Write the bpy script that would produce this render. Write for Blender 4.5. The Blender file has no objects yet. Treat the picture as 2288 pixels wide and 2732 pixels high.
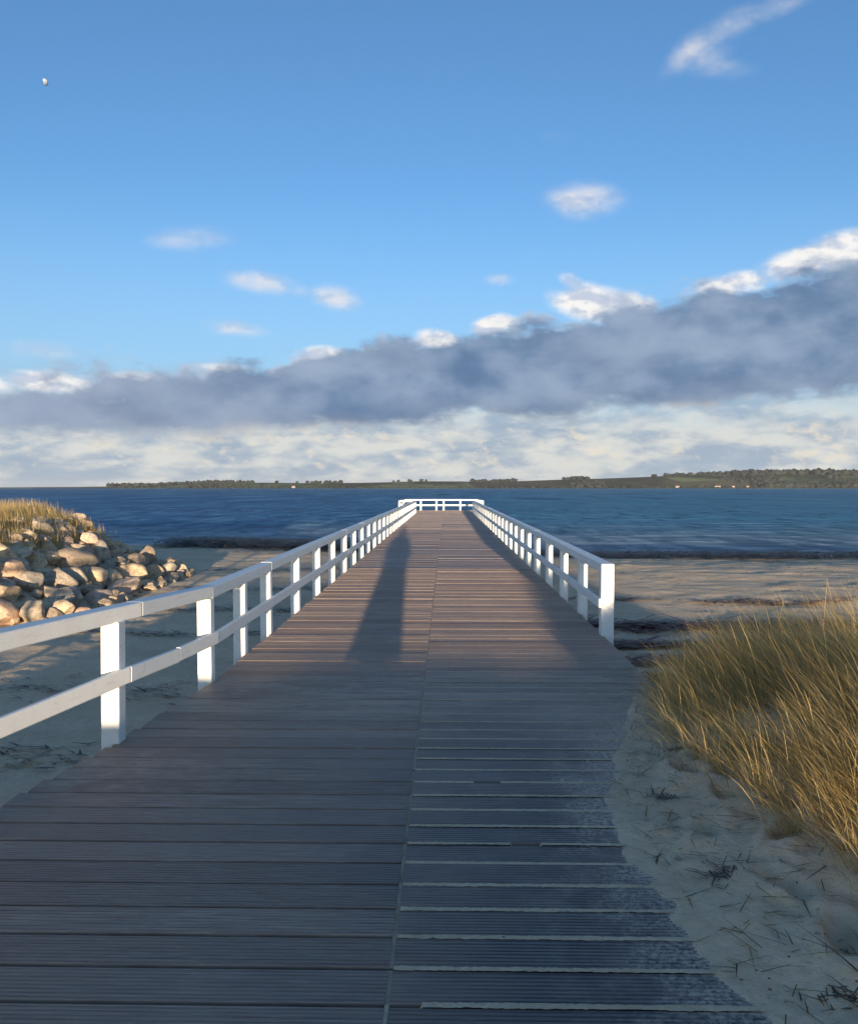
import bpy, bmesh, math, random
import numpy as np
from mathutils import Vector, Matrix

scene = bpy.context.scene
COL = scene.collection
R = math.radians

# ------------------------------------------------------------------ camera
cam_d = bpy.data.cameras.new('camera')
cam_d.sensor_fit = 'HORIZONTAL'
cam_d.sensor_width = 36.0
cam_d.lens = 36.0
cam_d.clip_start = 0.05
cam_d.clip_end = 40000
cam = bpy.data.objects.new('camera', cam_d)
COL.objects.link(cam)
cam.location = (0, 0, 1.75)
cam.rotation_euler = (R(90 - 1.63), 0, R(1.15))
scene.camera = cam

# ------------------------------------------------------------------ light
SUN_EL, SUN_AZ = 2.8, 2.2          # degrees; the sun stands behind the viewer, a little to the right
scene.view_settings.view_transform = 'Standard'
scene.view_settings.look = 'None'
scene.view_settings.gamma = 1.0
scene.view_settings.use_curve_mapping = False
scene.view_settings.exposure = 1.65

sun_d = bpy.data.lights.new('sun', 'SUN')
sun_d.energy = 2.7
sun_d.angle = R(0.5)
sun_d.color = (1.0, 0.80, 0.56)
sun = bpy.data.objects.new('sun', sun_d)
COL.objects.link(sun)
_t = Vector((-math.sin(R(SUN_AZ)) * math.cos(R(SUN_EL)), math.cos(R(SUN_AZ)) * math.cos(R(SUN_EL)), -math.sin(R(SUN_EL))))
sun.rotation_euler = _t.to_track_quat('-Z', 'Y').to_euler()
sun.location = (2, -30, 20)


class NT:
    """tiny helper to write node maths as expressions"""
    def __init__(self, tree):
        self.t = tree; self.n = tree.nodes; self.l = tree.links
    def put(self, v, sock):
        if isinstance(v, (int, float)):
            sock.default_value = v
        elif isinstance(v, (tuple, list)):
            sock.default_value = (*v, 1.0) if (sock.type == 'RGBA' and len(v) == 3) else v
        else:
            self.l.new(v, sock)
    def m(self, op, a, b=None, c=None, clamp=False):
        nd = self.n.new('ShaderNodeMath'); nd.operation = op; nd.use_clamp = clamp
        for i, v in enumerate((a, b, c)):
            if v is not None: self.put(v, nd.inputs[i])
        return nd.outputs[0]
    def add(self, a, b): return self.m('ADD', a, b)
    def sub(self, a, b): return self.m('SUBTRACT', a, b)
    def mul(self, a, b): return self.m('MULTIPLY', a, b)
    def ss(self, v, lo, hi, a=0.0, b=1.0):
        nd = self.n.new('ShaderNodeMapRange'); nd.interpolation_type = 'SMOOTHSTEP'
        self.put(v, nd.inputs[0])
        for i, x in enumerate((lo, hi, a, b)): self.put(x, nd.inputs[i + 1])
        return nd.outputs[0]
    def lin(self, v, lo, hi, a=0.0, b=1.0):
        nd = self.n.new('ShaderNodeMapRange'); nd.clamp = True
        self.put(v, nd.inputs[0])
        for i, x in enumerate((lo, hi, a, b)): self.put(x, nd.inputs[i + 1])
        return nd.outputs[0]
    def noise(self, vec, scale, detail=4, rough=0.55, dist=0.0):
        nd = self.n.new('ShaderNodeTexNoise')
        if vec is not None: self.l.new(vec, nd.inputs['Vector'])
        nd.inputs['Scale'].default_value = scale; nd.inputs['Detail'].default_value = detail
        nd.inputs['Roughness'].default_value = rough; nd.inputs['Distortion'].default_value = dist
        return nd.outputs[0]
    def mix(self, fac, a, b, blend='MIX'):
        nd = self.n.new('ShaderNodeMix'); nd.data_type = 'RGBA'; nd.blend_type = blend
        self.put(fac, nd.inputs[0]); self.put(a, nd.inputs[6]); self.put(b, nd.inputs[7])
        return nd.outputs[2]
    def scale(self, vec, s):
        nd = self.n.new('ShaderNodeVectorMath'); nd.operation = 'MULTIPLY'
        self.l.new(vec, nd.inputs[0]); nd.inputs[1].default_value = s
        return nd.outputs[0]
    def xyz(self, vec):
        nd = self.n.new('ShaderNodeSeparateXYZ'); self.l.new(vec, nd.inputs[0])
        return nd.outputs
    def comb(self, x, y, z):
        nd = self.n.new('ShaderNodeCombineXYZ')
        for i, v in enumerate((x, y, z)): self.put(v, nd.inputs[i])
        return nd.outputs[0]


# ------------------------------------------------------------------ sky
world = bpy.data.worlds.new('World')
scene.world = world
world.use_nodes = True
W = NT(world.node_tree)
bg = W.n['Background']
SKY = 0.122
bg.inputs[1].default_value = SKY
sky = W.n.new('ShaderNodeTexSky')
sky.sky_type = 'NISHITA'
sky.sun_disc = False
sky.sun_elevation = R(SUN_EL)
sky.sun_rotation = R(180 - SUN_AZ)
sky.air_density = 0.75
sky.dust_density = 0.35
sky.ozone_density = 2.7
EXPF = 2 ** scene.view_settings.exposure


def disp(r, g, b, k=1.0):
    """picture colour (0..255) -> radiance of the sky before strength and exposure"""
    f = lambda v: ((v / 255 + 0.055) / 1.055) ** 2.4 if v > 10 else v / 255 / 12.92
    return tuple(f(v) * k / EXPF / SKY for v in (r, g, b))


tc = W.n.new('ShaderNodeTexCoord')
Dv = tc.outputs['Generated']
dx, dy, dz = W.xyz(Dv)
az = W.m('MULTIPLY', W.m('ARCTAN2', dx, dy), 57.29578)
el = W.m('MULTIPLY', W.m('ARCSINE', dz), 57.29578)
saz = W.m('SINE', W.m('ARCTAN2', dx, dy))
caz = W.m('COSINE', W.m('ARCTAN2', dx, dy))
P1 = W.scale(Dv, (1, 1, 1.7))
P2 = W.scale(Dv, (1, 1, 3.0))
n_big = W.noise(P1, 7.0, 3, 0.5)
n_mid = W.noise(P1, 17.0, 8, 0.56, 0.25)
n_fin = W.noise(P1, 46.0, 6, 0.6, 0.2)
n_str = W.noise(P2, 26.0, 6, 0.58, 0.3)

col = sky.outputs[0]
# pale veil towards the horizon all round
sunside = W.ss(caz, -0.35, 0.25)          # the haze thins out towards the low sun
veil = W.mul(W.ss(el, 20.0, 0.5, 0.0, 0.85), sunside)
col = W.mix(veil, col, disp(160, 198, 230))
n_low = W.noise(P2, 11.0, 5, 0.5, 0.3)
low = W.ss(W.add(el, W.mul(W.sub(n_low, 0.5), 4.0)), 8.4, 3.2)
lowc = W.mix(W.ss(W.m('MULTIPLY_ADD', n_low, 0.6, W.mul(n_str, 0.4)), 0.40, 0.60), disp(160, 177, 196), disp(222, 222, 216))
col = W.mix(W.mul(W.mul(low, 0.92), sunside), col, lowc)
# little cream cumulus just above the far shore
cre = W.mul(W.ss(W.m('MULTIPLY_ADD', n_fin, 0.6, W.mul(n_mid, 0.4)), 0.51, 0.64), W.mul(W.ss(el, 0.7, 1.7), W.ss(el, 5.6, 3.2)))
col = W.mix(W.mul(W.mul(cre, 0.75), sunside), col, disp(238, 228, 208))

# scattered small clouds: (azimuth, elevation, half width, half height, tilt, strength)
PUFFS = [(9.0, 18.1, 2.6, 1.1, -4, 1.05), (8.2, 18.5, 1.2, 1.0, 0, .5), (-7.3, 12.3, 1.9, .85, -10, 1.0), (-12.1, 13.1, 2.6, .8, -4, .9), (-9.6, 12.7, 1.6, .6, -8, .55),
         (-13.9, 10.2, 2.5, .65, -3, .72), (-16.4, 15.5, 3.6, 1.0, 8, .62), (-24.8, 8.3, 2.8, .7, 0, .70), (3.6, 13.5, 1.3, .5, 0, .62),
         (15.6, 25.7, 2.3, 1.0, 34, .74), (17.7, 26.6, 2.5, .95, 18, .72), (20.4, 27.1, 2.8, .7, 3, .62), (17.0, 24.6, 2.8, .75, -8, .60), (16.4, 25.3, 2.0, 1.0, 10, .62), (7.2, 21.8, 2.2, .6, 0, .3)]
PUFFS += [(random.Random(i).uniform(60, 300), random.Random(i + 99).uniform(9, 30), 2.6, .9, 0, .8) for i in range(7)]
CROWNS = [(-8.2, 8.5, 2.2, .85, 0, 1.15), (-.5, 9.7, 1.9, .8, -8, 1.1), (3.1, 10.6, 1.8, .85, 10, 1.05), (9.4, 11.9, 3.0, 1.3, -10, 1.2), (8.4, 13.0, 1.5, .7, -30, .95), (12.4, 11.5, 1.9, .9, -18, 1.1),
          (18.0, 12.4, 2.9, .9, 8, 1.1), (22.0, 13.5, 2.8, 1.0, 12, 1.15), (25.0, 13.9, 3.2, 1.2, 0, 1.2), (30.0, 14.2, 3.6, 1.3, 0, 1.1), (-24.8, 6.4, 2.8, .85, 0, 1.15), (-20.0, 6.8, 2.6, .55, 0, .95), (-29, 6.0, 2.6, .8, 0, 1.0), (-14.6, 7.6, 2.4, .5, 0, .85), (-4.2, 9.1, 2.2, .5, 0, .8)]


def field(lst):
    tot = None
    for (a0, e0, sx, sy, tl, st) in lst:
        if a0 > 180: a0 -= 360
        c, s = math.cos(R(tl)), math.sin(R(tl))
        ua = W.sub(az, a0); ue = W.sub(el, e0)
        p = W.m('MULTIPLY_ADD', ua, c / sx, W.mul(ue, s / sx))
        q = W.m('MULTIPLY_ADD', ua, -s / sy, W.mul(ue, c / sy))
        g = W.mul(W.m('EXPONENT', W.mul(W.m('MULTIPLY_ADD', p, p, W.mul(q, q)), -1.0)), st)
        tot = g if tot is None else W.m('MAXIMUM', tot, g)
    return tot


n_pf = W.noise(P1, 30.0, 5, 0.52, 0.3)


def shifted(v, off):
    nd = W.n.new('ShaderNodeVectorMath'); nd.operation = 'ADD'; W.l.new(v, nd.inputs[0]); nd.inputs[1].default_value = off
    return nd.outputs[0]


# billows: thicker below than above reads as a lit top, the reverse as a shaded base
relief = W.sub(W.noise(P1, 21.0, 5, 0.5), W.noise(shifted(P1, (0.006, 0, 0.016)), 21.0, 5, 0.5))
rel_s = W.sub(W.noise(P1, 42.0, 4, 0.5), W.noise(shifted(P1, (0.004, 0, 0.008)), 42.0, 4, 0.5))
relief = W.m('MULTIPLY_ADD', rel_s, 0.5, relief)
pd = W.ss(W.mul(field(PUFFS), W.m('MULTIPLY_ADD', n_mid, 0.9, W.mul(n_pf, 1.1))), 0.20, 1.25)
pc = W.mix(W.ss(relief, -0.14, 0.12), disp(200, 208, 224), disp(238, 234, 234))
col = W.mix(W.mul(pd, 0.9), col, pc)
cd = W.ss(W.mul(field(CROWNS), W.m('MULTIPLY_ADD', n_mid, 0.9, W.mul(n_pf, 1.1))), 0.32, 0.95)
col = W.mix(W.mul(cd, 0.96), col, W.mix(W.ss(relief, -0.14, 0.08), disp(200, 209, 226), disp(252, 249, 245)))

# the long slate cloud bank
half = W.m('MULTIPLY_ADD', saz, 2.75, 2.95)
fade = W.ss(caz, -0.35, 0.35)
half = W.m('MULTIPLY_ADD', fade, half, W.mul(W.sub(1.0, fade), -3.0))
cen = W.m('MULTIPLY_ADD', saz, 5.6, 7.0)
n_top = W.noise(P1, 18.0, 6, 0.5, 0.0)
top = W.add(W.add(cen, half), W.m('MULTIPLY_ADD', W.sub(n_big, 0.5), 2.6, W.mul(W.sub(n_top, 0.5), 4.4)))
n_bot = W.noise(P2, 9.0, 5, 0.5, 0.2)
bot = W.add(W.sub(cen, W.mul(half, 0.95)), W.m('MULTIPLY_ADD', W.sub(n_bot, 0.5), 2.6, W.mul(W.sub(n_big, 0.5), 1.6)))
dt = W.add(W.sub(top, el), 0.35)
db = W.sub(el, bot)
dens = W.ss(W.add(W.m('MINIMUM', dt, W.mul(db, 1.1)), W.m('MULTIPLY_ADD', W.sub(n_mid, 0.5), 2.6, W.mul(W.sub(n_fin, 0.5), 1.6))), -0.35, 1.0)
n_bdy = W.m('MULTIPLY_ADD', W.noise(P1, 7.0, 5, 0.55, 0.1), 0.65, W.mul(n_mid, 0.35))
body = W.mix(W.ss(n_bdy, 0.38, 0.62), disp(98, 128, 165), disp(146, 167, 194))
body = W.mix(W.ss(db, 2.2, 0.0, 0.0, 0.5), body, disp(128, 144, 166))
body = W.mix(W.ss(az, -4.0, -26.0, 0.0, 0.6), body, disp(172, 184, 204))
rel_b = W.sub(W.noise(P1, 9.0, 5, 0.45), W.noise(shifted(P1, (0.01, 0, 0.035)), 9.0, 5, 0.45))
body = W.mix(W.mul(W.ss(rel_b, -0.02, 0.22), 0.42), body, disp(168, 186, 210))
body = W.mix(W.mul(W.ss(rel_b, 0.02, -0.22), 0.35), body, disp(84, 110, 148))
edge_l = W.mul(W.ss(dt, 1.0, -0.2), W.ss(n_mid, 0.40, 0.58))
body = W.mix(W.mul(edge_l, 0.6), body, disp(215, 222, 234))
under = W.mul(W.ss(db, 0.9, -0.2), W.ss(n_mid, 0.46, 0.62))
body = W.mix(W.mul(under, 0.55), body, disp(216, 212, 206))
col = W.mix(dens, col, body)
W.l.new(col, bg.inputs[0])


# ------------------------------------------------------------------ helpers
def tag(o, label=None, cat=None, group=None, kind=None):
    if label: o['label'] = label
    if cat: o['category'] = cat
    if group: o['group'] = group
    if kind: o['kind'] = kind
    return o


def mat(name):
    m = bpy.data.materials.new(name); m.use_nodes = True
    t = NT(m.node_tree)
    return m, t, t.n['Principled BSDF']


def link(name, me, material=None, parent=None, loc=None):
    o = bpy.data.objects.new(name, me)
    COL.objects.link(o)
    if material is not None and not me.materials: me.materials.append(material)
    if parent is not None: o.parent = parent
    if loc is not None: o.location = loc
    return o


def empty(name, loc=(0, 0, 0)):
    o = bpy.data.objects.new(name, None)
    COL.objects.link(o); o.location = loc; o.empty_display_size = 0.2
    return o


def mesh_np(name, co, faces, smooth=False):
    """faces: (n,k) int array or a list of lists"""
    me = bpy.data.meshes.new(name)
    co = np.asarray(co, dtype=np.float32)
    if isinstance(faces, np.ndarray):
        n, k = faces.shape
        me.vertices.add(len(co)); me.vertices.foreach_set('co', co.ravel())
        me.loops.add(n * k); me.loops.foreach_set('vertex_index', faces.astype(np.int32).ravel())
        me.polygons.add(n); me.polygons.foreach_set('loop_start', np.arange(0, n * k, k, dtype=np.int32))
        me.update(calc_edges=True)
    else:
        me.from_pydata([tuple(c) for c in co], [], faces)
    if smooth:
        me.polygons.foreach_set('use_smooth', np.ones(len(me.polygons), dtype=bool))
    me.update()
    return me


def add_box(bm, x0, x1, y0, y1, z0, z1, bevel=0.0):
    r = bmesh.ops.create_cube(bm, size=1.0)
    M = Matrix.Translation(((x0 + x1) / 2, (y0 + y1) / 2, (z0 + z1) / 2)) @ Matrix.Diagonal((x1 - x0, y1 - y0, z1 - z0, 1))
    bmesh.ops.transform(bm, matrix=M, verts=r['verts'])
    if bevel:
        es = list({e for v in r['verts'] for e in v.link_edges})
        bmesh.ops.bevel(bm, geom=es, offset=bevel, segments=1, affect='EDGES', profile=0.5)


def bar(bm, p0, p1, w, h, bevel=0.006):
    """a beam from p0 to p1 (centre line): w across, h upright"""
    p0, p1 = Vector(p0), Vector(p1)
    d = p1 - p0; L = d.length; y = d.normalized()
    x = y.cross(Vector((0, 0, 1))).normalized(); z = x.cross(y)
    r = bmesh.ops.create_cube(bm, size=1.0)
    M = Matrix(((x.x, y.x, z.x, 0), (x.y, y.y, z.y, 0), (x.z, y.z, z.z, 0), (0, 0, 0, 1)))
    M = Matrix.Translation((p0 + p1) / 2) @ M @ Matrix.Diagonal((w, L, h, 1))
    bmesh.ops.transform(bm, matrix=M, verts=r['verts'])
    if bevel:
        es = list({e for v in r['verts'] for e in v.link_edges})
        bmesh.ops.bevel(bm, geom=es, offset=bevel, segments=1, affect='EDGES', profile=0.5)


def bm_obj(name, bm, material, parent=None, loc=None, smooth=False):
    me = bpy.data.meshes.new(name); bm.to_mesh(me); bm.free()
    if smooth:
        me.polygons.foreach_set('use_smooth', np.ones(len(me.polygons), dtype=bool))
    return link(name, me, material, parent, loc)


_rs = np.random.RandomState(5)
_perm = _rs.rand(256, 256)


def vnoise(x, y):
    xi = np.floor(x).astype(int); yi = np.floor(y).astype(int)
    fx = x - xi; fy = y - yi
    fx = fx * fx * (3 - 2 * fx); fy = fy * fy * (3 - 2 * fy)
    g = lambda a, b: _perm[a % 256, b % 256]
    return (g(xi, yi) * (1 - fx) + g(xi + 1, yi) * fx) * (1 - fy) + (g(xi, yi + 1) * (1 - fx) + g(xi + 1, yi + 1) * fx) * fy


def fbm(x, y, oct=4, gain=0.5):
    s = 0; a = 1; t = 0
    for k in range(oct):
        s = s + a * (vnoise(x * 2 ** k + 17.3 * k, y * 2 ** k + 9.1 * k) - 0.5); t += a; a *= gain
    return s / t


def sst(a, b, v):
    t = np.clip((v - a) / (b - a), 0, 1)
    return t * t * (3 - 2 * t)


# ------------------------------------------------------------------ materials
def make_sand():
    m, t, b = mat('sand')
    g = t.n.new('ShaderNodeNewGeometry'); P = g.outputs['Position']
    x, y, z = t.xyz(P)
    n1 = t.noise(P, 1.3, 5, .6); n2 = t.noise(P, 14, 6, .65); n3 = t.noise(P, 240, 2, .6)
    c = t.mix(t.ss(n1, .35, .65), (.71, .525, .335), (.81, .62, .42))
    c = t.mix(t.ss(n2, .42, .66, 0, .45), c, (.54, .39, .245))
    c = t.mix(t.ss(n3, .5, .75, 0, .35), c, (.68, .58, .46))
    # shells, grit and dry weed crumbs
    v = t.n.new('ShaderNodeTexVoronoi'); v.inputs['Scale'].default_value = 26; t.l.new(P, v.inputs['Vector'])
    sp = t.mul(t.ss(v.outputs['Distance'], .22, .12), t.ss(t.noise(P, 2.4, 4, .6), .52, .64))
    c = t.mix(t.mul(sp, .8), c, (.10, .075, .055))
    # wet strip by the water
    wet = t.ss(t.add(z, t.mul(t.sub(n1, .5), .10)), -.93, -1.03)
    c = t.mix(t.mul(wet, .72), c, (.085, .075, .065))
    t.l.new(c, b.inputs['Base Color'])
    t.l.new(t.lin(wet, 0, 1, .92, .35), b.inputs['Roughness'])
    b.inputs['Specular IOR Level'].default_value = .25
    bp = t.n.new('ShaderNodeBump'); bp.inputs['Strength'].default_value = .8; bp.inputs['Distance'].default_value = .04
    h = t.m('MULTIPLY_ADD', t.noise(P, 9, 5, .62), 1.0, t.mul(n3, .10))
    h = t.add(h, t.mul(t.noise(P, 40, 4, .6), .35))
    t.l.new(h, bp.inputs['Height']); t.l.new(bp.outputs[0], b.inputs['Normal'])
    return m


def make_wood():
    m, t, b = mat('weathered_deck_wood')
    g = t.n.new('ShaderNodeNewGeometry'); P = g.outputs['Position']
    oi = t.n.new('ShaderNodeObjectInfo'); rnd = oi.outputs['Random']
    x, y, z = t.xyz(P)
    off = t.comb(t.mul(rnd, 37.0), t.mul(rnd, 11.0), 0.0)
    va = t.n.new('ShaderNodeVectorMath'); va.operation = 'ADD'; t.l.new(P, va.inputs[0]); t.l.new(off, va.inputs[1])
    Pg = t.scale(va.outputs[0], (1.2, 40, 8))
    grain = t.noise(Pg, 2.2, 6, .62); fine = t.noise(t.scale(va.outputs[0], (4, 160, 20)), 2.0, 3, .6)
    blot = t.noise(P, 0.9, 4, .6); blot2 = t.noise(P, 5.5, 5, .65)
    c = t.mix(t.ss(grain, .33, .68), (.275, .185, .135), (.50, .36, .27))
    c = t.mix(t.ss(t.m('FRACT', t.mul(rnd, 7.31)), 0, 1, 0, .55), c, (.17, .105, .08))
    c = t.mix(t.ss(rnd, 0, 1, 0, .45), c, (.37, .265, .205))
    c = t.mix(t.ss(fine, .45, .72, 0, .5), c, (.50, .42, .35))
    c = t.mix(t.ss(blot, .44, .66, 0, .42), c, (.25, .175, .14))
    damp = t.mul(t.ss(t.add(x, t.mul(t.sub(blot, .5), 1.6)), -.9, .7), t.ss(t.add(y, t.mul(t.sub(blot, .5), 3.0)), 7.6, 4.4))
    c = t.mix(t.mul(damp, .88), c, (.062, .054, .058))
    # sand dust lying on the boards: more towards the drift on the right, at the foot of the left rail and at the sill
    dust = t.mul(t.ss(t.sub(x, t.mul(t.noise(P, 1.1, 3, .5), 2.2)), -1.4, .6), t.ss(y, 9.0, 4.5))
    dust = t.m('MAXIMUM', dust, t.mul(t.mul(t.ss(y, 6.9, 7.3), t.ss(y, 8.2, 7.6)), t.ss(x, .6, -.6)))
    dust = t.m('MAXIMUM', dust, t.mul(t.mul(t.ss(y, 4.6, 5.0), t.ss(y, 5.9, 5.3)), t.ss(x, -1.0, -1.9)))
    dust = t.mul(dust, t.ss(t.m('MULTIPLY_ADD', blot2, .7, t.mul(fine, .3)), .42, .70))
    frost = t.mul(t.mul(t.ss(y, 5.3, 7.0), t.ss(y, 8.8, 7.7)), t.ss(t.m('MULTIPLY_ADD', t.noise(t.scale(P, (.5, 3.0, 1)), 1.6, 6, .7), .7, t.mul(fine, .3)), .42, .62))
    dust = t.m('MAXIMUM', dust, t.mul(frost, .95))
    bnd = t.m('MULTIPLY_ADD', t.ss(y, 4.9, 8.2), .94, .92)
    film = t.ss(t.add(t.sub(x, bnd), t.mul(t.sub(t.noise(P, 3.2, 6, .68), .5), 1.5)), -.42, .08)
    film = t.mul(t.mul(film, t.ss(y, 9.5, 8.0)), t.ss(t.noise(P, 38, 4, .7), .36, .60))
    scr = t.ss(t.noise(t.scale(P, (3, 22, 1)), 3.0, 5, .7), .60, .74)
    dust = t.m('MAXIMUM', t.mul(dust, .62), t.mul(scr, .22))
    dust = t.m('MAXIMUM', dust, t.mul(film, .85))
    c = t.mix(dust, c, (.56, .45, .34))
    t.l.new(c, b.inputs['Base Color'])
    t.l.new(t.sub(t.lin(blot, .3, .7, .72, .5), t.mul(damp, .24)), b.inputs['Roughness'])
    b.inputs['Specular IOR Level'].default_value = .4
    bp = t.n.new('ShaderNodeBump'); bp.inputs['Strength'].default_value = .35; bp.inputs['Distance'].default_value = .006
    t.l.new(t.m('MULTIPLY_ADD', grain, .7, t.mul(fine, .5)), bp.inputs['Height'])
    t.l.new(bp.outputs[0], b.inputs['Normal'])
    return m


def make_paint():
    m, t, b = mat('white_rail_paint')
    g = t.n.new('ShaderNodeNewGeometry'); P = g.outputs['Position']
    n = t.noise(P, 3.0, 6, .65); f = t.noise(P, 22, 5, .7)
    c = t.mix(t.ss(n, .35, .7), (.90, .885, .84), (.85, .83, .78))
    c = t.mix(t.ss(f, .58, .74, 0, .65), c, (.50, .46, .40))
    gr_ = t.noise(t.scale(P, (30, 2.0, 40)), 1.0, 5, .65)
    c = t.mix(t.ss(gr_, .55, .70, 0, .45), c, (.66, .62, .56))
    st = t.noise(t.scale(P, (14, 14, 1.2)), 1.0, 5, .6)
    c = t.mix(t.ss(st, .58, .76, 0, .35), c, (.60, .57, .52))
    t.l.new(c, b.inputs['Base Color'])
    b.inputs['Roughness'].default_value = .55
    bp = t.n.new('ShaderNodeBump'); bp.inputs['Strength'].default_value = .25; bp.inputs['Distance'].default_value = .004
    t.l.new(f, bp.inputs['Height']); t.l.new(bp.outputs[0], b.inputs['Normal'])
    return m


def make_water():
    m, t, b = mat('sea_water')
    g = t.n.new('ShaderNodeNewGeometry'); P = g.outputs['Position']
    x, y, z = t.xyz(P)
    shal = t.ss(t.add(y, t.add(t.mul(t.m('MINIMUM', t.m('MAXIMUM', x, -10.0), 6.0), .42), t.mul(t.sub(t.noise(P, .12, 3, .5), .5), 14))), 82, 40)
    big = t.noise(t.scale(P, (.012, .05, 0)), 1.0, 4, .6)
    c = t.mix(t.ss(big, .35, .65), (.016, .095, .205), (.032, .150, .285))
    c = t.mix(t.ss(t.m('ARCTAN2', x, y), -.30, .30), c, t.mix(.85, c, (.065, .255, .335)))
    wv = t.noise(t.scale(P, (.55, .15, 0)), 1.0, 5, .62, .5)
    wf = t.noise(t.scale(P, (.10, .016, 0)), 1.0, 5, .62, .5)
    far = t.ss(y, 70, 260)
    wav = t.mix(far, t.comb(wv, wv, wv), t.comb(wf, wf, wf))
    wav = t.xyz(wav)[0]
    c = t.mix(t.ss(wav, .49, .60, 0, .9), c, (.10, .265, .37))  # ripple highlights painted into the water colour
    c = t.mix(t.ss(wav, .46, .36, 0, .8), c, (.006, .040, .100))  # shaded ripple faces painted in the same way
    c = t.mix(t.mul(shal, .88), c, t.mix(t.ss(wav, .42, .58), (.075, .130, .165), (.24, .30, .33)))
    # small white caps and the wash on the beach
    cap = t.noise(t.scale(P, (.35, 1.6, 0)), 1.0, 6, .7)
    c = t.mix(t.ss(cap, .70, .78, 0, .5), c, (.7, .74, .76))
    surf = t.mul(t.ss(t.noise(t.scale(P, (.16, 1.3, 0)), 1.0, 5, .65, .6), .53, .62), t.ss(shal, .70, .98))
    c = t.mix(t.mul(surf, .7), c, (.62, .66, .68))
    t.l.new(c, b.inputs['Base Color'])
    b.inputs['Roughness'].default_value = .22
    b.inputs['IOR'].default_value = 1.33
    b.inputs['Specular IOR Level'].default_value = .16
    h1 = t.noise(t.scale(P, (.55, 1.6, 0)), 1.0, 5, .6, .3)
    h2 = t.noise(t.scale(P, (.10, .30, 0)), 1.0, 4, .55, .3)
    h3 = t.noise(t.scale(P, (.018, .05, 0)), 1.0, 4, .55)
    h = t.add(t.mul(h1, .35), t.add(t.mul(h2, 1.5), t.mul(h3, 6.0)))
    bp = t.n.new('ShaderNodeBump'); bp.inputs['Strength'].default_value = 1.0; bp.inputs['Distance'].default_value = .9
    t.l.new(h, bp.inputs['Height']); t.l.new(bp.outputs[0], b.inputs['Normal'])
    b.inputs['Specular IOR Level'].default_value = 0.0
    gl = t.n.new('ShaderNodeBsdfGlossy'); gl.inputs['Roughness'].default_value = .28; gl.inputs['Color'].default_value = (.85, .92, 1, 1)
    t.l.new(bp.outputs[0], gl.inputs['Normal'])
    mx = t.n.new('ShaderNodeMixShader'); mx.inputs[0].default_value = .13
    t.l.new(b.outputs[0], mx.inputs[1]); t.l.new(gl.outputs[0], mx.inputs[2]); t.l.new(mx.outputs[0], t.n['Material Output'].inputs[0])
    return m


def make_rock():
    m, t, b = mat('boulder_granite')
    tcn = t.n.new('ShaderNodeTexCoord'); P = tcn.outputs['Object']
    oi = t.n.new('ShaderNodeObjectInfo'); rnd = oi.outputs['Random']
    va = t.n.new('ShaderNodeVectorMath'); va.operation = 'ADD'; t.l.new(P, va.inputs[0]); t.l.new(t.comb(t.mul(rnd, 50), t.mul(rnd, 23), 0.0), va.inputs[1])
    Q = va.outputs[0]
    ramp = t.n.new('ShaderNodeValToRGB'); ramp.color_ramp.interpolation = 'CONSTANT'
    cols = [(0, (.62, .45, .28)), (.2, (.60, .40, .27)), (.38, (.48, .40, .30)), (.55, (.70, .53, .34)), (.72, (.38, .29, .21)), (.86, (.66, .50, .38))]
    e = ramp.color_ramp.elements
    while len(e) < len(cols): e.new(.5)
    for i, (p, c) in enumerate(cols): e[i].position = p; e[i].color = (*c, 1)
    t.l.new(rnd, ramp.inputs[0])
    n1 = t.noise(Q, 2.0, 5, .6); n2 = t.noise(Q, 22, 4, .65)
    c = t.mix(t.ss(n1, .45, .68, 0, .55), ramp.outputs[0], (.17, .13, .10))
    crk = t.ss(t.m('ABSOLUTE', t.sub(t.noise(Q, 3.0, 6, .6, .8), .5)), .022, .004)
    c = t.mix(t.mul(crk, .7), c, (.06, .05, .04))
    c = t.mix(t.ss(n2, .52, .72, 0, .45), c, (.46, .39, .31))
    lich = t.ss(t.noise(Q, 5, 6, .7), .60, .72)
    c = t.mix(t.mul(lich, .4), c, (.36, .34, .24))
    t.l.new(c, b.inputs['Base Color']); b.inputs['Roughness'].default_value = .88
    bp = t.n.new('ShaderNodeBump'); bp.inputs['Strength'].default_value = .5; bp.inputs['Distance'].default_value = .04
    t.l.new(t.m('MULTIPLY_ADD', n1, 1.0, t.mul(n2, .4)), bp.inputs['Height']); t.l.new(bp.outputs[0], b.inputs['Normal'])
    return m


def make_leafy(name, rough=.65, trans=.25):
    m, t, b = mat(name)
    a = t.n.new('ShaderNodeAttribute'); a.attribute_name = 'tint'
    t.l.new(a.outputs['Color'], b.inputs['Base Color'])
    b.inputs['Roughness'].default_value = rough
    b.inputs['Specular IOR Level'].default_value = .25
    tr = t.n.new('ShaderNodeBsdfTranslucent'); t.l.new(a.outputs['Color'], tr.inputs[0])
    mx = t.n.new('ShaderNodeMixShader'); mx.inputs[0].default_value = trans
    t.l.new(b.outputs[0], mx.inputs[1]); t.l.new(tr.outputs[0], mx.inputs[2])
    t.l.new(mx.outputs[0], t.n['Material Output'].inputs[0])
    return m


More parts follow.
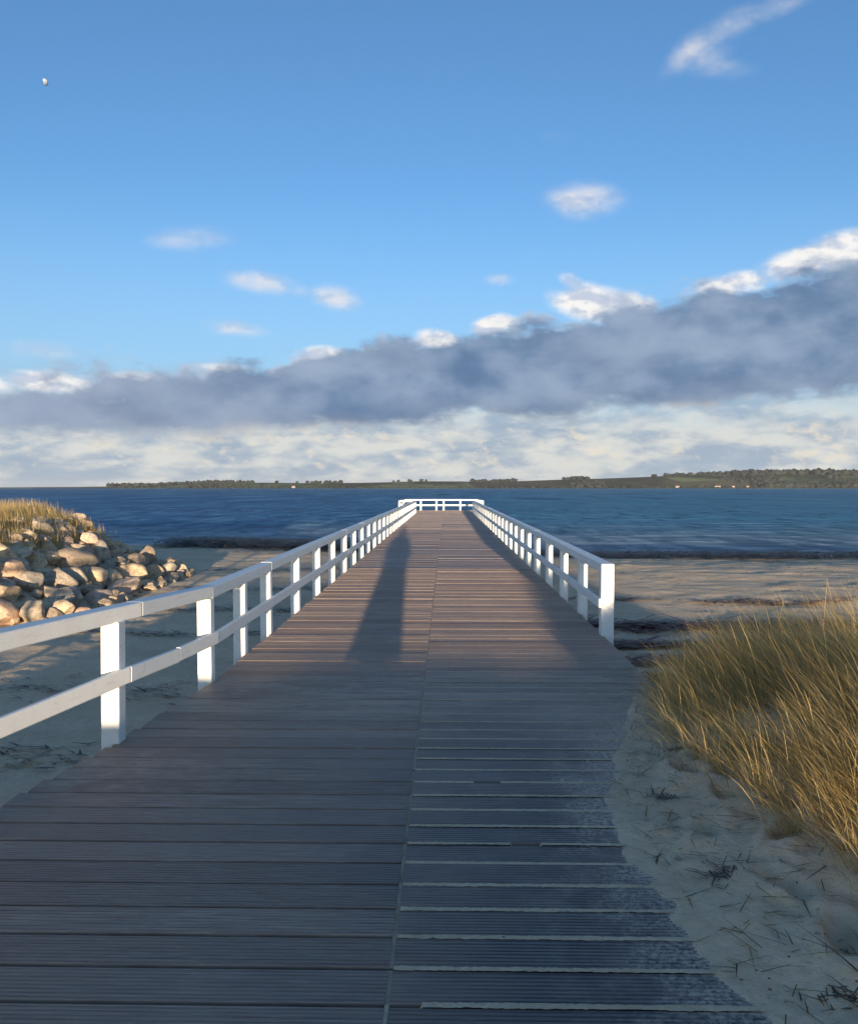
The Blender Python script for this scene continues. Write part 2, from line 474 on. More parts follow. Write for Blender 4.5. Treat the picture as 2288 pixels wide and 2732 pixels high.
def make_hill():
    m, t, b = mat('far_shore_land')
    g = t.n.new('ShaderNodeNewGeometry'); P = g.outputs['Position']
    x, y, z = t.xyz(P)
    v = t.n.new('ShaderNodeTexVoronoi'); v.inputs['Scale'].default_value = 1.0
    t.l.new(t.scale(P, (.0032, .0018, 0)), v.inputs['Vector'])
    h = t.n.new('ShaderNodeSeparateColor'); t.l.new(v.outputs['Color'], h.inputs[0])
    fld = t.mix(t.ss(h.outputs[0], .3, .7), (.085, .13, .065), (.17, .20, .105))
    fld = t.mix(t.ss(h.outputs[1], .6, .8), fld, (.085, .075, .055))
    w = t.ss(t.noise(t.scale(P, (.004, .004, 0)), 1.0, 5, .6), .46, .56)
    c = t.mix(t.mul(w, .85), fld, (.030, .042, .034))
    t.l.new(c, b.inputs['Base Color']); b.inputs['Roughness'].default_value = .95
    b.inputs['Specular IOR Level'].default_value = .0
    return m


def plain(name, c, rough=.8, spec=.2, nscale=6.0, var=.3):
    m, t, b = mat(name)
    tcn = t.n.new('ShaderNodeTexCoord')
    n = t.noise(tcn.outputs['Object'], nscale, 4, .6)
    t.l.new(t.mix(t.ss(n, .35, .7), tuple(v * (1 - var) for v in c), tuple(min(1, v * (1 + var)) for v in c)), b.inputs['Base Color'])
    b.inputs['Roughness'].default_value = rough; b.inputs['Specular IOR Level'].default_value = spec
    return m


SAND = make_sand(); WOOD = make_wood(); PAINT = make_paint(); WATER = make_water(); ROCK = make_rock()
GRASS = make_leafy('marram_grass', .6, .35); WEED = make_leafy('dried_seaweed', .5, .08); TREES = make_leafy('far_trees', .9, .1)
HILL = make_hill()
BEAM = plain('beam_timber', (.16, .13, .11))

# ------------------------------------------------------------------ the ground
SEA_Z = -1.10
YB = [-60, 0, 8, 13, 22, 28, 33, 37, 42, 60, 120, 400]
ZB = [-.30, -.52, -.70, -.80, -.64, -.55, -.76, -1.04, -1.25, -1.9, -4.0, -5.0]
BD = [-4, 1.5, 2.8, 3.1, 3.5, 3.9, 4.3, 4.9, 5.5, 6.4, 7.3, 8.2, 9.0]
BX = [1.3, 1.15, 1.04, .96, .94, .87, .88, .92, 1.08, 1.34, 1.62, 1.86, 2.0]
STEPS = [(1.30, 3.62, 20), (1.36, 3.18, -15), (1.62, 2.95, 30), (1.18, 4.25, -20), (1.42, 4.6, 15), (1.75, 3.7, 40), (1.5, 4.05, -40), (1.5, 2.7, -10), (1.32, 5.1, 10),
         (-3.1, 6.4, -30), (-3.6, 7.3, -25), (-3.3, 8.4, 10), (-4.4, 9.6, 30), (-5.0, 8.6, -10), (-3.0, 5.2, 20), (-4.8, 11.0, 0), (-3.8, 12.2, 15)]


def ground_z(X, Y):
    X = np.asarray(X, dtype=float); Y = np.asarray(Y, dtype=float)
    Ye = Y + .42 * np.clip(X, -10, 6)
    z = np.interp(Ye, YB, ZB)
    dry = sst(44, 30, Ye)
    z = z + dry * (.10 * fbm(X * .35 + 3, Y * .35, 3) + .05 * fbm(X * 1.3, Y * 1.3 + 40, 4))
    z = z + sst(3, 6, np.abs(X)) * dry * .06 * fbm(X * 2.6, Y * 2.6 + 11, 3)
    # the wash line ridge of the beach on the right
    # dune drifting over the right edge of the deck
    b = np.interp(Y, BD, BX) + .10 * fbm(Y * 1.7 + 5, X * .4, 3)
    t = X - b
    rise = np.where(t > 0, .10 * t + .085 * np.clip(t, 0, 2.4) ** 2, .34 * t)
    rise = np.minimum(rise, np.clip(.48 - .16 * (Y - 5.0), .06 + .15 * sst(2.3, 3.2, X), .48) + .02 * t)
    rise = rise + sst(-.05, .35, t) * (.06 * fbm(X * 2.1, Y * 2.1, 4) + .085 * fbm(X * 6.5, Y * 6.5 + 3, 3))
    rise = rise + sst(-.3, .0, t) * .012 * fbm(X * 14, Y * 14, 2)
    fall = sst(9.8, 7.2, Y + .10 * (X - 2) + .7 * fbm(X * .7, Y * .7, 2)) * sst(-1.6, -.9, X) * sst(4.7, 3.6, X)
    z = z + fall * np.maximum(rise - z, 0)
    # the mound under the boulders
    foot = -7.3 - 2.2 * np.clip(16 - Y, 0, 9) - 1.3 * np.clip(Y - 24, 0, 9) ** 1.1
    s = np.clip(foot - X, 0, 12)
    s = s * sst(33, 28.5, Y)
    z = z + 1.62 * sst(0, 4.2, s) - .04 * np.clip(s - 6, 0, 6) + .10 * fbm(X * .9, Y * .9, 3) * sst(.5, 2, s)
    # the dune ridge behind the viewer
    crest = .68 - .25 * sst(1.9, 2.6, X) - 1.0 * sst(-4.0, -5.6, X) - .5 * sst(3.0, 4.0, X)
    crest = crest + .07 * fbm(X * 1.6, 3.3 + 0 * X, 3)
    rg = sst(-2.6, -5.0, Y)
    z = z + rg * np.maximum(crest - z, 0)
    for (fx, fy, a) in STEPS:
        if fx > 0: fx += .12
        c, sn = math.cos(R(a)), math.sin(R(a))
        u = ((X - fx) * c + (Y - fy) * sn) / .062; v = (-(X - fx) * sn + (Y - fy) * c) / .135
        d2 = u * u + v * v
        z = z - .065 * np.exp(-d2 ** 1.5) + .022 * np.exp(-(np.sqrt(d2) - 1.5) ** 2 * 4)
    return z


def lines(segs):
    out = [segs[0][0]]
    for (a, b_, st) in segs:
        n = max(1, int(round((b_ - a) / st)))
        out += list(a + (b_ - a) * (np.arange(n) + 1) / n)
    return np.array(out)


gx = lines([(-160, -30, 6), (-30, -16, .8), (-16, -6, .12), (-6, -2.2, .055), (-2.2, .5, .25), (.5, 2.9, .022), (2.9, 6, .07), (6, 14, .25), (14, 40, 1.2), (40, 160, 8)])
gy = lines([(-60, -12, 3), (-12, -1, .3), (-1, 2.4, .15), (2.4, 5.2, .026), (5.2, 12, .055), (12, 28, .12), (28, 46, .22), (46, 80, 2), (80, 260, 12)])
GX, GY = np.meshgrid(gx, gy)
GZ = ground_z(GX, GY)
nx, ny = len(gx), len(gy)
idx = np.arange(nx * ny).reshape(ny, nx)
quads = np.stack([idx[:-1, :-1], idx[:-1, 1:], idx[1:, 1:], idx[1:, :-1]], -1).reshape(-1, 4)
beach = link('beach_ground', mesh_np('beach_ground', np.stack([GX, GY, GZ], -1).reshape(-1, 3), quads, True), SAND)
tag(beach, kind='structure', label='pale sandy beach and dunes on both sides of the pier', cat='beach')

# ------------------------------------------------------------------ the sea
sx = np.concatenate([-np.geomspace(12000, 30, 60), np.linspace(-28, 28, 80), np.geomspace(30, 12000, 60)])
sy = np.concatenate([np.linspace(26, 90, 330), np.geomspace(90.5, 12000, 160)])
SX, SY = np.meshgrid(sx, sy)
near = sst(240, 60, SY) * sst(200, 60, np.abs(SX))
wz = .10 * fbm(SX * .22, SY * .75, 3) + .05 * fbm(SX * .8 + 9, SY * 2.2, 3)
SZ = SEA_Z + near * wz * sst(34, 48, SY + .42 * np.clip(SX, -10, 6))
idx = np.arange(len(sx) * len(sy)).reshape(len(sy), len(sx))
quads = np.stack([idx[:-1, :-1], idx[:-1, 1:], idx[1:, 1:], idx[1:, :-1]], -1).reshape(-1, 4)
sea = link('sea_water', mesh_np('sea_water', np.stack([SX, SY, SZ], -1).reshape(-1, 3), quads, True), WATER)
tag(sea, kind='structure', label='choppy deep blue sea reaching to the far shore', cat='sea')

# ------------------------------------------------------------------ the far shore
SH_X = [-2600, -1700, -1350, -1100, -880, -690, -450, -270, -110, 60, 140, 390, 640, 880, 1030, 1065, 1170, 1300, 1400, 1900]
SH_H = [1, 2, 4, 9, 17, 20, 17, 20, 25, 25, 20, 30, 37, 46, 52, 49, 50, 52, 54, 40]
hx = np.linspace(-2600, 2100, 340); hy = np.linspace(2840, 3700, 46)
HX, HY = np.meshgrid(hx, hy)
prof = np.interp(HX, SH_X, SH_H)
sl = sst(2850, 3200, HY + 90 * fbm(HX * .004, HY * .004, 3))
HZ = SEA_Z - 3 + 4.5 * sst(2840, 2856, HY) + prof * sl * (1 + .12 * fbm(HX * .006, HY * .006, 4)) * sst(3750, 3400, HY)
idx = np.arange(HX.size).reshape(HX.shape)
quads = np.stack([idx[:-1, :-1], idx[:-1, 1:], idx[1:, 1:], idx[1:, :-1]], -1).reshape(-1, 4)
hills = link('far_hills', mesh_np('far_hills', np.stack([HX, HY, HZ], -1).reshape(-1, 3), quads, True), HILL)
tag(hills, kind='structure', label='low dark green hills of the far shore across the bay', cat='hills')


def far_z(x, y):
    i = np.clip(np.searchsorted(hx, x) - 1, 0, len(hx) - 2); j = np.clip(np.searchsorted(hy, y) - 1, 0, len(hy) - 2)
    return HZ[j, i]


ico = bmesh.new(); bmesh.ops.create_icosphere(ico, subdivisions=1, radius=1.0)
ICO_V = np.array([v.co[:] for v in ico.verts]); ICO_F = np.array([[v.index for v in f.verts] for f in ico.faces]); ico.free()


def blobs(name, centres, radii, tints, rs, squash=1.0):
    n = len(centres)
    V = ICO_V[None] * (1 + .55 * (rs.rand(n, len(ICO_V), 1) - .5))
    V = V * radii[:, None, :] * np.array([1, 1, squash]) + centres[:, None, :]
    F = ICO_F[None] + (np.arange(n) * len(ICO_V))[:, None, None]
    me = mesh_np(name, V.reshape(-1, 3), F.reshape(-1, 3))
    set_tint(me, np.repeat(tints, len(ICO_V), axis=0))
    return me


def set_tint(me, cols):
    a = me.color_attributes.new('tint', 'FLOAT_COLOR', 'POINT')
    a.data.foreach_set('color', np.concatenate([cols, np.ones((len(cols), 1))], 1).astype(np.float32).ravel())


rs = np.random.RandomState(21)
cx, cy, rr = [], [], []
for _ in range(5200):
    x = rs.uniform(-1250, 1700); y = rs.uniform(2862, 3300)
    p = fbm(np.array(x * .006 + 4), np.array(y * .006), 3) + .25 * sst(1030, 1090, x) + .12 * sst(3090, 3180, y) - .04
    if x < -900: p -= .1
    if p > .12:
        cx.append(x); cy.append(y); rr.append(rs.uniform(4, 8) * (1.0 + .55 * sst(1030, 1090, x)))
for _ in range(420):      # hedges and shore scrub
    cx.append(rs.uniform(-1100, 1700)); cy.append(rs.uniform(2856, 2868)); rr.append(rs.uniform(2, 4.5))
cx, cy, rr = map(np.array, (cx, cy, rr))
cen = np.stack([cx, cy, far_z(cx, cy) + rr * .7], 1)
tn = np.array([.022, .031, .028])[None] * (.6 + .9 * rs.rand(len(cx), 1)) + np.array([.010, .005, .0])[None] * rs.rand(len(cx), 1)
wood = link('far_wood', blobs('far_wood', cen, np.stack([rr * 1.2, rr, rr], 1), tn, rs), TREES)
tag(wood, 'dark woodland and hedges along the far shore', 'woodland', kind='stuff')

HW = plain('far_house_wall', (.5, .49, .46)); HR = plain('far_house_roof', (.20, .09, .07)); HG = plain('far_house_window', (.06, .07, .08))
HL = ['small white house with a red roof low on the far shore, leftmost one', 'white house beside the dark tree clump on the far shore', 'long white house below the pale green field',
      'pale house nearest the big dark wood across the bay', 'small pale house between the field and the shore hedge']
for i, (hx0, wd) in enumerate([(-512, 10), (770, 12), (905, 18), (1000, 12), (955, 9)]):
    hy0 = 2868 + 6 * (i % 3)
    e = empty('shore_house', (hx0, hy0, float(far_z(hx0, hy0)) - .3)); tag(e, HL[i], 'house', 'houses on the far shore')
    bm = bmesh.new(); add_box(bm, -wd / 2, wd / 2, 0, 9, 0, 5.5); bm_obj('wall', bm, HW, e)
    me = mesh_np('roof', [(-wd / 2 - .5, -.6, 5.4), (wd / 2 + .5, -.6, 5.4), (wd / 2 + .5, 9.6, 5.4), (-wd / 2 - .5, 9.6, 5.4), (-wd / 2 - .5, 4.5, 9.2), (wd / 2 + .5, 4.5, 9.2)],
                 [[0, 1, 5, 4], [2, 3, 4, 5], [0, 4, 3], [1, 2, 5], [3, 2, 1, 0]])
    link('roof', me, HR, e)
    for k in range(3):
        bm = bmesh.new(); add_box(bm, -wd * .36 + k * wd * .3, -wd * .36 + k * wd * .3 + 1.6, -.06, -.01, 1.4, 3.6); bm_obj('window', bm, HG, e)

# ------------------------------------------------------------------ the pier
PITCH, GAP, Y0 = .22, .023, 1.98
XC, XR = -.20, 1.85


def left_edge(y):
    return float(np.interp(y, [-4, 2.8, 4.7, 5.83, 7.55, 8.0], [-3.4, -2.75, -2.44, -2.27, -2.12, -2.10]))


pier = empty('wooden_pier', (0, 8, 0))
tag(pier, 'long grey-brown plank pier running straight out over the beach into the sea', 'pier')


def inpier(o):
    o.parent = pier; o.matrix_parent_inverse = Matrix.Translation((0, -8, 0)); return o


def plank_mesh(name, ribs, seed):
    """unit length along x from 0 to 1, width along y, top at z=0"""
    w = PITCH - GAP; r = random.Random(seed)
    prof = [(0, -.045), (0, -.004), (.003, 0)]
    if ribs:
        n = 8; p = (w - .006) / n
        for k in range(n):
            a = .003 + k * p
            prof += [(a + p * .30, 0), (a + p * .40, -.003), (a + p * .62, -.003), (a + p * .72, 0)]
    prof += [(w - .003, 0), (w, -.004), (w, -.045)]
    n = len(prof)
    co = [(0, y, z) for y, z in prof] + [(1, y, z) for y, z in prof]
    F = [[i, i + 1, n + i + 1, n + i][::-1] for i in range(n - 1)] + [[n - 1, 0, n, 2 * n - 1][::-1]]
    F += [list(range(n)), list(range(2 * n - 1, n - 1, -1))]
    me = mesh_np(name, co, F)
    bmx = bmesh.new(); bmx.from_mesh(me); bmesh.ops.recalc_face_normals(bmx, faces=bmx.faces); bmx.to_mesh(me); bmx.free()
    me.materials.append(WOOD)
    return me


RIB = plank_mesh('plank', True, 1); FLAT = plank_mesh('plank', False, 2)
rnd = random.Random(8)
ROWS = 150
stuffV, stuffF = [], []


def stuff_box(x0, x1, y0, y1, z):
    b0 = len(stuffV)
    for zz in (z - .045, z):
        stuffV.extend([(x0, y0, zz), (x1, y0, zz), (x1, y1, zz), (x0, y1, zz)])
    stuffF.extend([[b0 + 4, b0 + 5, b0 + 6, b0 + 7], [b0, b0 + 1, b0 + 5, b0 + 4], [b0 + 1, b0 + 2, b0 + 6, b0 + 5], [b0 + 3, b0, b0 + 4, b0 + 7], [b0 + 2, b0 + 3, b0 + 7, b0 + 6]])


for i in range(-24, 306):
    y = Y0 + i * PITCH
    if y > 66.2: break
    xl = left_edge(y + .1); xr = XR
    if y > 60: xl, xr = -3.25, 2.53
    for side in (0, 1):
        a, b_ = (xl + rnd.uniform(-.012, .012), XC - .007) if side == 0 else (XC + .007, xr + rnd.uniform(-.012, .012))
        dz = rnd.uniform(-.003, .003)
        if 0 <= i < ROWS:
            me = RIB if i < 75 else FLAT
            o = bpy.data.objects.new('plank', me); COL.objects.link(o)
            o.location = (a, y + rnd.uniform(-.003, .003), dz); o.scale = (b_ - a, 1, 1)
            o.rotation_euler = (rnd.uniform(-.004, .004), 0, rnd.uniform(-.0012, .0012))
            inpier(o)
        else:
            stuff_box(a, b_, y, y + PITCH - GAP, dz)
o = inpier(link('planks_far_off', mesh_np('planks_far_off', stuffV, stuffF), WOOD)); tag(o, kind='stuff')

for x in (-1.95, -1.0, XC, .7, 1.72):           # stringers, cross beams and piles carry the boards
    bm = bmesh.new(); add_box(bm, x - .06, x + .06, -3.2, 66, -.22, -.047); inpier(bm_obj('stringer', bm, BEAM))
for k in range(15):
    y = 7.2 + 4.0 * k
    bm = bmesh.new(); add_box(bm, -2.05, 1.85, y - .08, y + .08, -.40, -.222); inpier(bm_obj('cross_beam', bm, BEAM))
    for x in (-1.85, 1.65):
        bm = bmesh.new(); bmesh.ops.create_cone(bm, cap_ends=True, segments=14, radius1=.14, radius2=.13, depth=3.4, matrix=Matrix.Translation((x, y, -2.1)))
        inpier(bm_obj('pile', bm, BEAM))

# sand lodged in the joints of the right-hand boards and along the middle joint
rs = np.random.RandomState(3)
V, F = [], []


def strip(xs, y0, y1, zf):
    base = len(V)
    for k, x in enumerate(xs):
        z = zf(k)
        V.append((x, y0, z)); V.append((x, y1, z + .001))
        if k: F.append([base + 2 * k - 2, base + 2 * k, base + 2 * k + 1, base + 2 * k - 1])


for i in range(0, 62):
    y = Y0 + i * PITCH
    xs = np.arange(XC + .01, XR, .014)
    w_ = .009 * (.75 * vnoise(xs * 5 + i * 7.7, xs * 0 + i) + .55 * rs.rand(len(xs)) - .25) * max(.2, 1 - i / 40)
    base = len(V)
    for k, x in enumerate(xs):
        hole = vnoise(np.array(x * 2.5 + i * 3.1), np.array(i * 1.7)) < .10 + .006 * max(0, i - 12)
        z = -.02 if hole else .0015 + .002 * rs.rand() - .0002 * max(0, i - 12)
        e_ = -.001 if hole else float(w_[k])
        yc = y - GAP / 2
        V.append((x, yc - GAP / 2 - e_, z)); V.append((x, yc, z + .0015)); V.append((x, yc + GAP / 2 + e_, z))
        if k:
            q = base + 3 * k
            F.append([q - 3, q, q + 1, q - 2]); F.append([q - 2, q + 1, q + 2, q - 1])
for i in range(0, 260):
    ys = np.linspace(Y0 + i * PITCH, Y0 + (i + 1) * PITCH, 5)
    base = len(V)
    for k, yy in enumerate(ys):
        z = -.005 - .008 * rs.rand() ** 2
        V.append((XC - .008, yy, z)); V.append((XC + .008, yy, z))
        if k: F.append([base + 2 * k - 2, base + 2 * k - 1, base + 2 * k + 1, base + 2 * k])
js = link('joint_sand', mesh_np('joint_sand', V, F), SAND)
tag(js, 'thin lines of pale sand lodged in the joints of the deck boards', 'sand', kind='stuff')

# ------------------------------------------------------------------ the railings
def rail_thing(name, label, base):
    e = empty(name, base); tag(e, label, 'railing', 'white timber railings of the pier'); return e


def sub(o, root):
    o.parent = root; o.matrix_parent_inverse = Matrix.Translation(-root.location); return o


WOB = random.Random(31)


def post(root, x, y, top, bottom=-.45, s=.125):
    bm = bmesh.new(); add_box(bm, x - s / 2, x + s / 2, y - s / 2, y + s / 2, bottom, top, .006)
    bmesh.ops.rotate(bm, verts=bm.verts, cent=(x, y, top), matrix=Matrix.Rotation(WOB.uniform(-.008, .008), 3, 'Y') @ Matrix.Rotation(WOB.uniform(-.008, .008), 3, 'X'))
    sub(bm_obj('post', bm, PAINT), root)


def rails(root, pts, name, w, h, gap=.006):
    for p, q in zip(pts[:-1], pts[1:]):
        p, q = Vector(p), Vector(q); d = (q - p).normalized() * gap / 2
        p = p + Vector((0, 0, WOB.uniform(-.004, .004))); q = q + Vector((WOB.uniform(-.002, .002), 0, WOB.uniform(-.004, .004)))
        bm = bmesh.new(); bar(bm, p + d, q - d, w, h, .007); sub(bm_obj(name, bm, PAINT), root)


# left railing: kinks outward and upward at its second post, then turns away along the shore
LX = -2.165
lp = [7.65, 8.95, 10.25, 12.25, 14.25, 16.2, 18.1, 19.95, 21.8] + [23.7 + 1.9 * k for k in range(19)] + [59.75]
left = rail_thing('pier_railing', 'white railing on the left side of the pier, bending outward nearest the viewer', (LX, 7.65, 0))
TOPZ = .85
for y in lp: post(left, LX, y, TOPZ - .10)
post(left, -2.29, 5.83, .83); post(left, -2.72, 3.55, .89); post(left, -4.1, 2.4, .9); post(left, -5.6, 1.3, .9); post(left, -7.1, .2, .9); post(left, -8.6, -.9, .9); post(left, -10.1, -2.0, .9)
tz = TOPZ - .05
pts = [(-10.3, -2.15, .95), (-7.1, .2, .95), (-4.1, 2.4, .95), (-2.72, 3.55, .945), (-2.50, 4.55, .905), (-2.265, 6.15, .87), (LX, 7.65, tz + .01)]
mids = [LX for _ in range(40)]
main = [7.65, 10.25, 14.25, 18.1, 21.8] + [25.6 + 3.8 * k for k in range(9)] + [59.75]
pts += [(LX, y, tz) for y in main[1:]]
rails(left, pts, 'top_rail', .135, .105)
lz = .385
off = .085
lpts = [(-10.3, -2.15 + .1, .47), (-7.05, .3, .47), (-4.05, 2.5, .47), (-2.58, 3.62, .44), (-2.195, 5.85, .455), (-2.135, 6.75, .42), (LX + off, 7.70, lz + .01)]
lpts += [(LX + off, y, lz) for y in main[1:]]
rails(left, lpts, 'lower_rail', .042, .11)

# right railing starts at a corner post on the deck edge
RX = 1.905
rp = [10.2, 12.0, 13.9, 15.9, 18.0] + [19.95 + 1.9 * k for k in range(21)] + [59.75]
right = rail_thing('pier_railing', 'white railing on the right side of the pier, starting at a thick end post', (RX, 10.2, 0))
post(right, RX, 10.2, TOPZ - .098, s=.15)
for y in rp[1:]: post(right, RX, y, TOPZ - .10)
rmain = [10.12, 13.9, 18.0] + [21.85 + 3.8 * k for k in range(10)] + [59.75]
rails(right, [(RX, y, tz) for y in rmain], 'top_rail', .15, .105)
rails(right, [(RX - off, y, lz) for y in [10.12] + rmain[1:]], 'lower_rail', .042, .11)

# railing round the wider pier head
head = rail_thing('pier_head_railing', 'white railing round the wider platform at the far end of the pier', (XC, 66.3, 0))
for x in (-3.27, -1.96, -.75, -.2, 1.09, 2.55): post(head, x, 66.3, TOPZ - .10)
for x in (-3.27, 2.55):
    post(head, x, 63.2, TOPZ - .1); post(head, x, 59.9, TOPZ - .1)
hp = [(LX - .07, 59.9), (-3.15, 59.9), (-3.27, 60.05), (-3.27, 63.2), (-3.27, 66.15), (-3.15, 66.3), (-.75, 66.3), (1.09, 66.3), (2.43, 66.3), (2.55, 66.15), (2.55, 63.2), (2.55, 60.05), (2.43, 59.9), (RX + .08, 59.9)]
rails(head, [(x, y, tz) for x, y in hp], 'top_rail', .135, .105, .0)
rails(head, [(x, y, lz) for x, y in hp], 'lower_rail', .042, .11, .0)

# ------------------------------------------------------------------ boulders
def boulder_mesh(seed):
    r = random.Random(seed); bm = bmesh.new()
    bmesh.ops.create_icosphere(bm, subdivisions=4, radius=1.0)
    planes = []
    for _ in range(r.randint(13, 19)):
        n = Vector((r.gauss(0, 1), r.gauss(0, 1), r.gauss(0, 1))).normalized(); planes.append((n, r.uniform(.47, .80)))
    for v in bm.verts:
        c = v.co.copy()
        for n, d in planes:
            k = c.dot(n)
            if k > d: c -= n * (k - d) * .97
        ph = seed * 1.7
        c *= 1 + .035 * math.sin(5 * c.x + ph) * math.sin(4 * c.y + 2 * ph) + .02 * math.sin(11 * c.z + ph + 6 * c.x)
        v.co = c
    me = bpy.data.meshes.new('boulder'); bm.to_mesh(me); bm.free()
    me.polygons.foreach_set('use_smooth', np.ones(len(me.polygons), dtype=bool))
    me.materials.append(ROCK)
    return me


BM = [boulder_mesh(s) for s in range(11)]
mound = empty('boulder_mound', (-9.0, 19.5, float(ground_z(-9.0, 19.5))))
tag(mound, 'heap of tan granite boulders below the grassy dune beside the pier', 'boulders')
rnd = random.Random(12)
placed = []


def foot_x(y):
    return -7.3 - 2.2 * max(0, min(9, 16 - y)) - 1.3 * max(0, min(9, y - 24)) ** 1.1


def put_boulder(x, y, s, lift=.22, flat=.72):
    o = bpy.data.objects.new('boulder', BM[rnd.randrange(len(BM))]); COL.objects.link(o)
    o.location = (x, y, float(ground_z(x, y)) + s * lift)
    o.scale = (s * rnd.uniform(.85, 1.25), s * rnd.uniform(.8, 1.15), s * rnd.uniform(flat - .12, flat + .15))
    o.rotation_euler = (rnd.uniform(-.5, .5), rnd.uniform(-.5, .5), rnd.uniform(0, 6.28))
    sub(o, mound); placed.append((x, y, s))


# the big ones that face the viewer
for (x, y, s) in [(-7.75, 16.9, .58), (-8.7, 16.4, .5), (-7.45, 18.3, .48), (-7.5, 19.6, .55), (-8.5, 18.5, .5), (-9.2, 17.6, .52), (-7.9, 21.2, .5), (-8.9, 20.3, .52), (-9.6, 18.9, .5), (-8.15, 17.7, .4),
                  (-9.4, 16.2, .5), (-7.6, 22.8, .45), (-8.4, 23.6, .5), (-9.1, 22.2, .45)]:
    put_boulder(x, y, s)
tries = 0
while len(placed) < 300 and tries < 9000:
    tries += 1
    y = rnd.uniform(14.2, 27.5); fx = foot_x(y)
    u = rnd.uniform(-.35, 3.5)
    x = fx - u
    if x < -13.5: continue
    s = rnd.uniform(.18, .40) * (1.0 if u < 3 else .85)
    if u < 0: s *= .55
    if all((x - a) ** 2 + (y - b_) ** 2 > (.49 * (s + c_)) ** 2 for a, b_, c_ in placed): put_boulder(x, y, s, rnd.uniform(.15, .55))

# ------------------------------------------------------------------ grass
def blades(name, roots, azim, lean, length, width, tint, rs, seg=4, droop=.9):
    n = len(roots)
    t = np.linspace(0, 1, seg + 1)
    th = lean[:, None] * .55 + (lean[:, None] * droop + .15) * t[None] ** 1.3        # angle from upright along the blade
    step = length[:, None] / seg
    dh = np.sin(th) * step; dv = np.cos(th) * step
    h = np.concatenate([np.zeros((n, 1)), np.cumsum(dh[:, :-1], 1)], 1); v = np.concatenate([np.zeros((n, 1)), np.cumsum(dv[:, :-1], 1)], 1)
    dirx, diry = np.cos(azim)[:, None], np.sin(azim)[:, None]
    ctr = np.stack([roots[:, 0:1] + h * dirx, roots[:, 1:2] + h * diry, roots[:, 2:3] + v], -1)
    fa = azim + math.pi / 2 + rs.uniform(-.9, .9, n) * (lean < 2)
    sd = np.stack([np.cos(fa), np.sin(fa), np.zeros(n)], -1)[:, None, :] * (width[:, None] * (1 - .85 * t[None] ** 1.6))[..., None] * .5
    V = np.stack([ctr - sd, ctr + sd], 2).reshape(n, -1, 3)
    k = np.arange(seg) * 2
    f = np.stack([k, k + 1, k + 3, k + 2], -1)
    F = f[None] + (np.arange(n) * (2 * (seg + 1)))[:, None, None]
    me = mesh_np(name, V.reshape(-1, 3), F.reshape(-1, 4), True)
    set_tint(me, np.repeat(tint, 2 * (seg + 1), axis=0))
    return me


def grass_tint(rs, n, gold):
    a = np.array([.80, .55, .20]); b_ = np.array([.44, .34, .145]); c = np.array([.60, .50, .29]); d = np.array([.34, .21, .10])
    k = rs.rand(n, 1); g = gold.reshape(-1, 1)
    col = b_ * (1 - g) + a * g
    col = np.where(k < .18, c, col); col = np.where(k > .90, d, col)
    return col * (.7 + .6 * rs.rand(n, 1))


rs = np.random.RandomState(77)
# tussocks on the right-hand dune
N = 7600
tx = rs.uniform(1.25, 8.5, N); ty = rs.uniform(2.6, 10.6, N)
edge = np.interp(ty, [2.4, 3.2, 3.9, 4.7, 5.6, 6.6, 7.4, 8.2, 9.5], [1.92, 1.72, 1.60, 1.52, 1.42, 1.56, 1.86, 2.25, 2.8]) + .22 * fbm(tx * 2, ty * 2, 2)
keep = (tx > edge) & (tx < .58 * ty + 1.0) & (tx < 4.5) & ((fbm(tx * 1.1 + 7, ty * 1.1, 3) > -.10) | (rs.rand(N) < .25)) & (ty + .10 * (tx - 2) < 8.9)
tx, ty, ed = tx[keep], ty[keep], edge[keep]
nb = np.clip((30 * (.35 + rs.rand(len(tx))) * np.clip((tx - ed) / .6 + .35, .3, 1)).astype(int), 6, 60)
rx = np.repeat(tx, nb); ry = np.repeat(ty, nb); inn = np.repeat(np.clip((tx - ed) / .8, 0, 1), nb)
n = len(rx)
rx = rx + rs.normal(0, .055, n); ry = ry + rs.normal(0, .055, n)
rz = ground_z(rx, ry) - .015
azm = math.pi + rs.normal(0, .75, n) - .25
lean = np.abs(rs.normal(.88, .36, n)) + .08
ln = rs.uniform(.24, .56, n) * (1 + .45 * sst(5.2, 8.0, ry) + .20 * sst(2.2, 3.4, rx) * sst(5.0, 7.0, ry)) * (.6 + .4 * inn) * (.85 + .3 * rs.rand(n))
gold = np.clip(.38 + .6 * sst(5.0, 7.5, ry) + .5 * fbm(rx * .9, ry * .9, 2) + .15 * rs.randn(n), 0, 1)
me = blades('dune_grass', np.stack([rx, ry, rz], 1), azm, lean, ln, rs.uniform(.0025, .0055, n), grass_tint(rs, n, gold), rs)
gr = link('dune_grass', me, GRASS)
tag(gr, 'tall windswept golden and olive marram grass on the dune right of the deck', 'grass', kind='stuff')

# fallen straw and stray stems on the sand beside the boards
n = 2000
rx = rs.uniform(.9, 2.6, n); ry = rs.uniform(2.5, 8.2, n)
ok = rx > np.interp(ry, BD, BX) + .05
rx, ry = rx[ok], ry[ok]; n = len(rx)
me = blades('dry_stems', np.stack([rx, ry, ground_z(rx, ry) + .009], 1), rs.uniform(0, 6.28, n), rs.uniform(2.62, 2.85, n), .03 + .2 * rs.rand(n) ** 2, rs.uniform(.003, .007, n), grass_tint(rs, n, rs.rand(n)) * rs.uniform(.12, .7, (n, 1)), rs, 3, -.03)
o = link('dry_stems', me, GRASS); tag(o, 'loose dry stems lying on the sand beside the deck', 'straw', kind='stuff')

